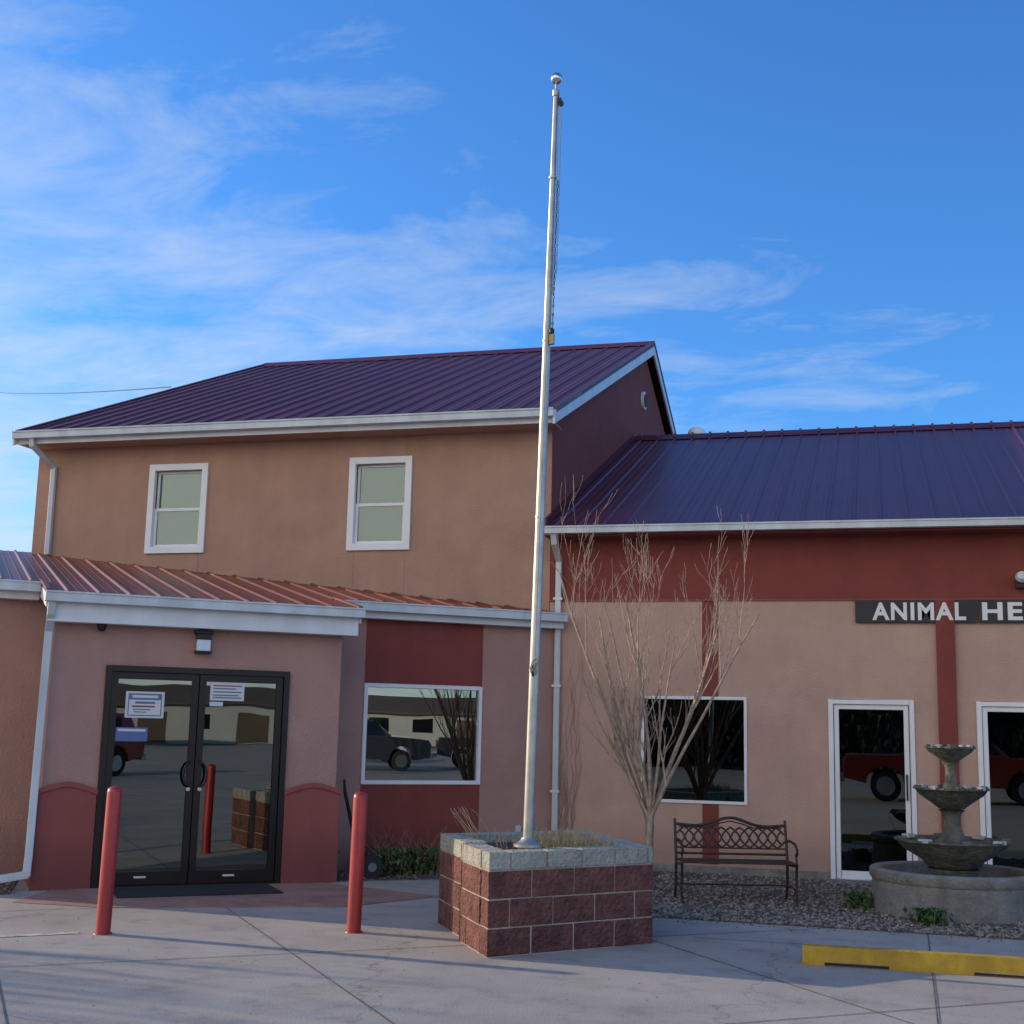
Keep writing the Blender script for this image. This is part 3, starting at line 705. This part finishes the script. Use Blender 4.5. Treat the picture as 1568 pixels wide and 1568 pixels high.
# ------------------------------------------------------------ beyond the frame (seen in the glass, throwing shadows)
def pickup(name,x,y,rz,paint,suv=False):
    G=grp(name); T=Matrix.Translation((x,y,0))@Matrix.Rotation(rz,4,'Z')
    mb=MB('body',G)
    def arch(cx): return [(cx+.48*math.cos(t),.42+.46*math.sin(t)) for t in [math.pi-k*math.pi/8 for k in range(9)]]
    low=[(-2.75,.55)]+[(-2.19,.42)]+arch(-1.7)+[(-1.2,.42),(1.25,.42)]+arch(1.75)+[(2.3,.42),(2.78,.50)]
    top=[(2.80,.95),(2.72,1.10),(1.35,1.20),(-2.7,1.20),(-2.78,.9)]
    mb.prism(low+top,-.95,.95,paint,T)
    r=-2.55 if suv else -.75
    cab=[(1.35,1.19),(.65,1.80),(.3,1.87),(r+.25,1.87),(r,1.19)]
    vs=[];n=len(cab)
    for s_ in (-1,1):
        for px,pz in cab: vs.append((px,s_*(.93 if pz<1.3 else .74),pz))
    mb.add(vs,[tuple(range(n)),tuple(range(2*n-1,n-1,-1))]+[(i,(i+1)%n,n+(i+1)%n,n+i) for i in range(n)],paint,T)
    for s_ in (-1,1):
        for x0,x1 in ((.42,1.12),(-.35,.34)) if not suv else ((.42,1.12),(-.5,.34),(-1.9,-.6)):
            def wy(z): return s_*(.93-(z-1.19)/.68*.19+.006)
            mb.add([(x0,wy(1.24),1.24),(x1,wy(1.24),1.24),(x1-.30 if x1>1 else x1,wy(1.74),1.74),(x0,wy(1.74),1.74)],[(0,1,2,3)],'car_glass',T)
    mb.add([(1.345,-.84,1.22),(1.345,.84,1.22),(.70,.70,1.79),(.70,-.70,1.79)],[(0,1,2,3)],'car_glass',T@Matrix.Translation((.012,0,.012)))
    if not suv: mb.box((-2.66,-.80,1.0),(-.82,.80,1.206),'tyre',T)
    mb.box((2.76,-.9,.45),(2.90,.9,.66),'chrome',T); mb.box((-2.9,-.9,.45),(-2.74,.9,.62),'chrome',T)
    mb.box((2.77,-.55,.72),(2.83,.55,.98),'tyre',T)
    for s_ in (-1,1): mb.box((2.74,s_*.75-.14,.76),(2.815,s_*.75+.14,.98),'paper',T); mb.box((-2.80,s_*.86-.07,.8),(-2.76,s_*.86+.07,1.1),'car_red',T)
    mb.done(bevel=.03)
    mb=MB('wheels',G)
    for wx in (-1.7,1.75):
        for s_ in (-1,1):
            mb.cyl((wx,s_*.84-.12,.38),.38,.24,'tyre',T,axis='y',seg=28)
            mb.cyl((wx,s_*.84-.128 if s_<0 else s_*.84-.112,.38),.23,.24,'chrome',T,axis='y',seg=20)
    mb.done()
pickup('pickup_truck',1.9,-4.4,0,'car_red')
pickup('sport_utility_vehicle',9.3,-7.2,math.pi,'car_red',True)
pickup('sport_utility_vehicle',22,-5,.9,'car_dark',True)
pickup('pickup_truck',27.5,-1.5,1.0,'car_dark')
pickup('pickup_truck',31,-11.5,.9,'car_white')
def shed(name,x,y,w,d,h,mat,rz=0,rh=2):
    G=grp(name); T=Matrix.Translation((x,y,0))@Matrix.Rotation(rz,4,'Z'); mb=MB('walls',G)
    mb.prism([(-d/2,0),(d/2,0),(d/2,h),(0,h+rh),(-d/2,h)],-w/2,w/2,mat,T,axes='yz')
    n=int(w/3.5)
    for i in range(n):
        xx=-w/2+1.5+i*3.5; hh=random.choice((1.0,1.0,.05))
        for s_ in (-1,1):
            yy=s_*(d/2+.02); mb.box((xx,min(yy,yy-s_*.03),hh),(xx+(1.5 if hh>.5 else 2.0),max(yy,yy-s_*.03),2.1),'car_glass' if hh>.5 else 'siding_brown',T)
    for s_ in (-1,1):
        k=.4*rh/(d/2)
        mb.prism([(s_*(d/2+.4),h-.05-k),(s_*(d/2+.4),h+.1-k),(0,h+rh+.15),(0,h+rh)],-w/2-.3,w/2+.3,'siding_brown',T,axes='yz')
    mb.done()
shed('warehouse',74,-36,30,10,2.6,'siding_white',1.01,1.2)
shed('warehouse',56,-50,22,10,2.8,'siding_white',.85,1.2)
shed('warehouse',92,-12,24,10,3.2,'siding_brown',1.2,1.4)
shed('warehouse',38,-44,12,8,3.0,'siding_brown',.7,1.4)
shed('warehouse',-5,-36,30,8,4.6,'siding_dark',0,1.6)
tubes('bare_tree',grow(Vector((15,-1.8,0)),6.5,.6,7,11,trunk_h=1.4,r0=.09,twig=2),'bark_dark',res=0)
for i,(x,y,h) in enumerate(((-17.5,8.6,4.4),(-22,7.2,5.6),(-16,6.2,5.0),(-27,9.4,4.2))):
    tubes('bare_tree',grow(Vector((x,y,0)),h,.42,7,20+i,trunk_h=.6,r0=.12,twig=2,up=.6,kk=(6,5,4,3)),'bark_dark',res=0)
rnd=random.Random(9)
def clump(mb,cx,cy,k,sx,sy,hz_,mat,smin,smax):
    for _ in range(k):
        s_=rnd.uniform(smin,smax); p=Vector((cx+rnd.gauss(0,sx),cy+rnd.gauss(0,sy),abs(rnd.gauss(0,hz_))+.4)); R=Matrix.Translation(p)@Matrix.Rotation(rnd.uniform(0,6),4,'Z')@Matrix.Rotation(rnd.uniform(0,3),4,'X')
        mb.add([(s_,0,0),(-s_*.5,s_*.8,0),(-s_*.5,-s_*.8,0),(0,0,s_)],[(0,1,2),(0,1,3),(1,2,3),(2,0,3)],mat,R)
mb=MB('distant_trees')
for i in range(150):
    t=rnd.uniform(0,6.283); d=rnd.uniform(150,240); cx,cy=d*math.cos(t),d*math.sin(t)
    if cy>20 : continue
    clump(mb,cx,cy,24,3,3,2.0,'bark_dark',.5,1.5)
mb.done()
mb=MB('evergreen_windbreak')
for i in range(24):
    x=-15+i*1.15; H_=rnd.uniform(5.5,8.2); yy=-29+rnd.uniform(-1.5,1.5)
    for _ in range(480):
        t=rnd.random()**1.2; rr=(1-t)**.8*1.7+.12; a=rnd.uniform(0,6.28); q=rr*math.sqrt(rnd.random()); s_=rnd.uniform(.09,.20)
        R=Matrix.Translation((x+q*math.cos(a),yy+q*math.sin(a),.1+t*H_))@Matrix.Rotation(a,4,'Z')@Matrix.Rotation(rnd.uniform(.2,1.4),4,'Y')
        mb.add([(s_*1.8,0,-.1),(-s_*.3,s_*.7,0),(-s_*.3,-s_*.7,0)],[(0,1,2)],'conifer',R)
mb.done()
PA=Vector((-11.85,19.9,7.46)); PE=Vector((-40.4,50,16.6))
pts=[PA+(PE-PA)*t+Vector((0,0,-.35*4*t*(1-t)*.5)) for t in [k/16 for k in range(17)]]
U=grp('utility_line'); tubes('cable',[(pts,.011)],'black_metal',U); mb=MB('pole',U); mb.cyl((-40.4,50.2,0),.16,17.2,'bark_dark',r2=.10); mb.box((-41.4,50,16.6),(-39.4,50.12,16.75),'bark_dark'); mb.done()

# ------------------------------------------------------------ sky & sun
el=math.radians(16.5); sd=Vector((-.998,.055,0)).normalized()
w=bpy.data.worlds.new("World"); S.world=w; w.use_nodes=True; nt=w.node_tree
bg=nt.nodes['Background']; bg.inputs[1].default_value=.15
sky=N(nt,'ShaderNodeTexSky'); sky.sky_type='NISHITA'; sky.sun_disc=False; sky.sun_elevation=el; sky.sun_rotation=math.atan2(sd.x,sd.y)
sky.air_density=1.0; sky.dust_density=.5; sky.ozone_density=2.5
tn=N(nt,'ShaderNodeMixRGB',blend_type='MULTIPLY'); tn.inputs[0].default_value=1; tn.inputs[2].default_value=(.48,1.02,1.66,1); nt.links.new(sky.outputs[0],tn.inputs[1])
tc=N(nt,'ShaderNodeTexCoord'); sx=N(nt,'ShaderNodeSeparateXYZ'); nt.links.new(tc.outputs['Generated'],sx.inputs[0])
def MA(op,a,b_=None,clamp=False):
    n=N(nt,'ShaderNodeMath',operation=op,use_clamp=clamp)
    for i,v in enumerate((a,b_)):
        if v is None: continue
        if isinstance(v,(int,float)): n.inputs[i].default_value=v
        else: nt.links.new(v,n.inputs[i])
    return n.outputs[0]
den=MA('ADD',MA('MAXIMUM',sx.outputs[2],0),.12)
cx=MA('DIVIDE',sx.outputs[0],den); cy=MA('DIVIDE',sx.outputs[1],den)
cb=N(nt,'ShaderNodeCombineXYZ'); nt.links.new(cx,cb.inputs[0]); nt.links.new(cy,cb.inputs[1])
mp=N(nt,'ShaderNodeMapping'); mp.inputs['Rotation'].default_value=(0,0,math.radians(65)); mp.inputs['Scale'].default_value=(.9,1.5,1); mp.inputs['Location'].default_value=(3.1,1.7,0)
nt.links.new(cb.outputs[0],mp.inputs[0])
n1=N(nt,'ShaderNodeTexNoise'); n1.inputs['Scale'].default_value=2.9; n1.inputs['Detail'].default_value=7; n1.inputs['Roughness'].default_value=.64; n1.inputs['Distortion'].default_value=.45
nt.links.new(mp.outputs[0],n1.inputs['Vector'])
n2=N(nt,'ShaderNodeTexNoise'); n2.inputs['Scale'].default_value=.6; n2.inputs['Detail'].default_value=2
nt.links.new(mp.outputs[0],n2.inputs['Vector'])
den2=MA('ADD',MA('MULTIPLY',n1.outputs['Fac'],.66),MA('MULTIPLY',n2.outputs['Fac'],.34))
beh=MA('MAXIMUM',MA('MULTIPLY',sx.outputs[1],-1),0)  # mask for an extra cloud bank behind the camera, added to fill-light the facades
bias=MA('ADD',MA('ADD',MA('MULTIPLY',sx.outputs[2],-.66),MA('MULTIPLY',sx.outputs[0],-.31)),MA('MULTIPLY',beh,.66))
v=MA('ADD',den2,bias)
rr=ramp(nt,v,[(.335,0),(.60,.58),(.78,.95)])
cc=N(nt,'ShaderNodeMixRGB'); cc.inputs[1].default_value=(4.7,5.15,5.5,1); cc.inputs[2].default_value=(9.5,9.2,8.7,1)  # second colour is the brighter, neutral cloud of the added fill bank
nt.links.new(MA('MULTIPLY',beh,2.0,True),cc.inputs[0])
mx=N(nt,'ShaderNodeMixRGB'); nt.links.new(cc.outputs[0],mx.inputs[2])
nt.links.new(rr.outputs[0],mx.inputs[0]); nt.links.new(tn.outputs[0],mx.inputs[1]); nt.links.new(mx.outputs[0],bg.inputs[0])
sl_=bpy.data.lights.new('sun','SUN'); sl_.energy=4.2; sl_.angle=math.radians(.5); sl_.color=(1,.82,.60)
so=bpy.data.objects.new('sun',sl_); COL.objects.link(so)
so.rotation_euler=Vector((sd.x*math.cos(el),sd.y*math.cos(el),math.sin(el))).to_track_quat('Z','Y').to_euler(); so.location=(-30,8,20)

# ------------------------------------------------------------ camera
a=math.radians(15.6); p=math.atan(328/2000); r=math.radians(1.3)
M=Matrix.Rotation(a,4,'Z')@Matrix.Rotation(math.pi/2+p,4,'X')@Matrix.Rotation(r,4,'Z')
cd=bpy.data.cameras.new('camera'); cd.lens=2000/1568*36; cd.sensor_width=36; cd.clip_end=3000; cd.clip_start=.05
co=bpy.data.objects.new('camera',cd); COL.objects.link(co); co.matrix_world=Matrix.Translation((0,0,1.7))@M
S.camera=co
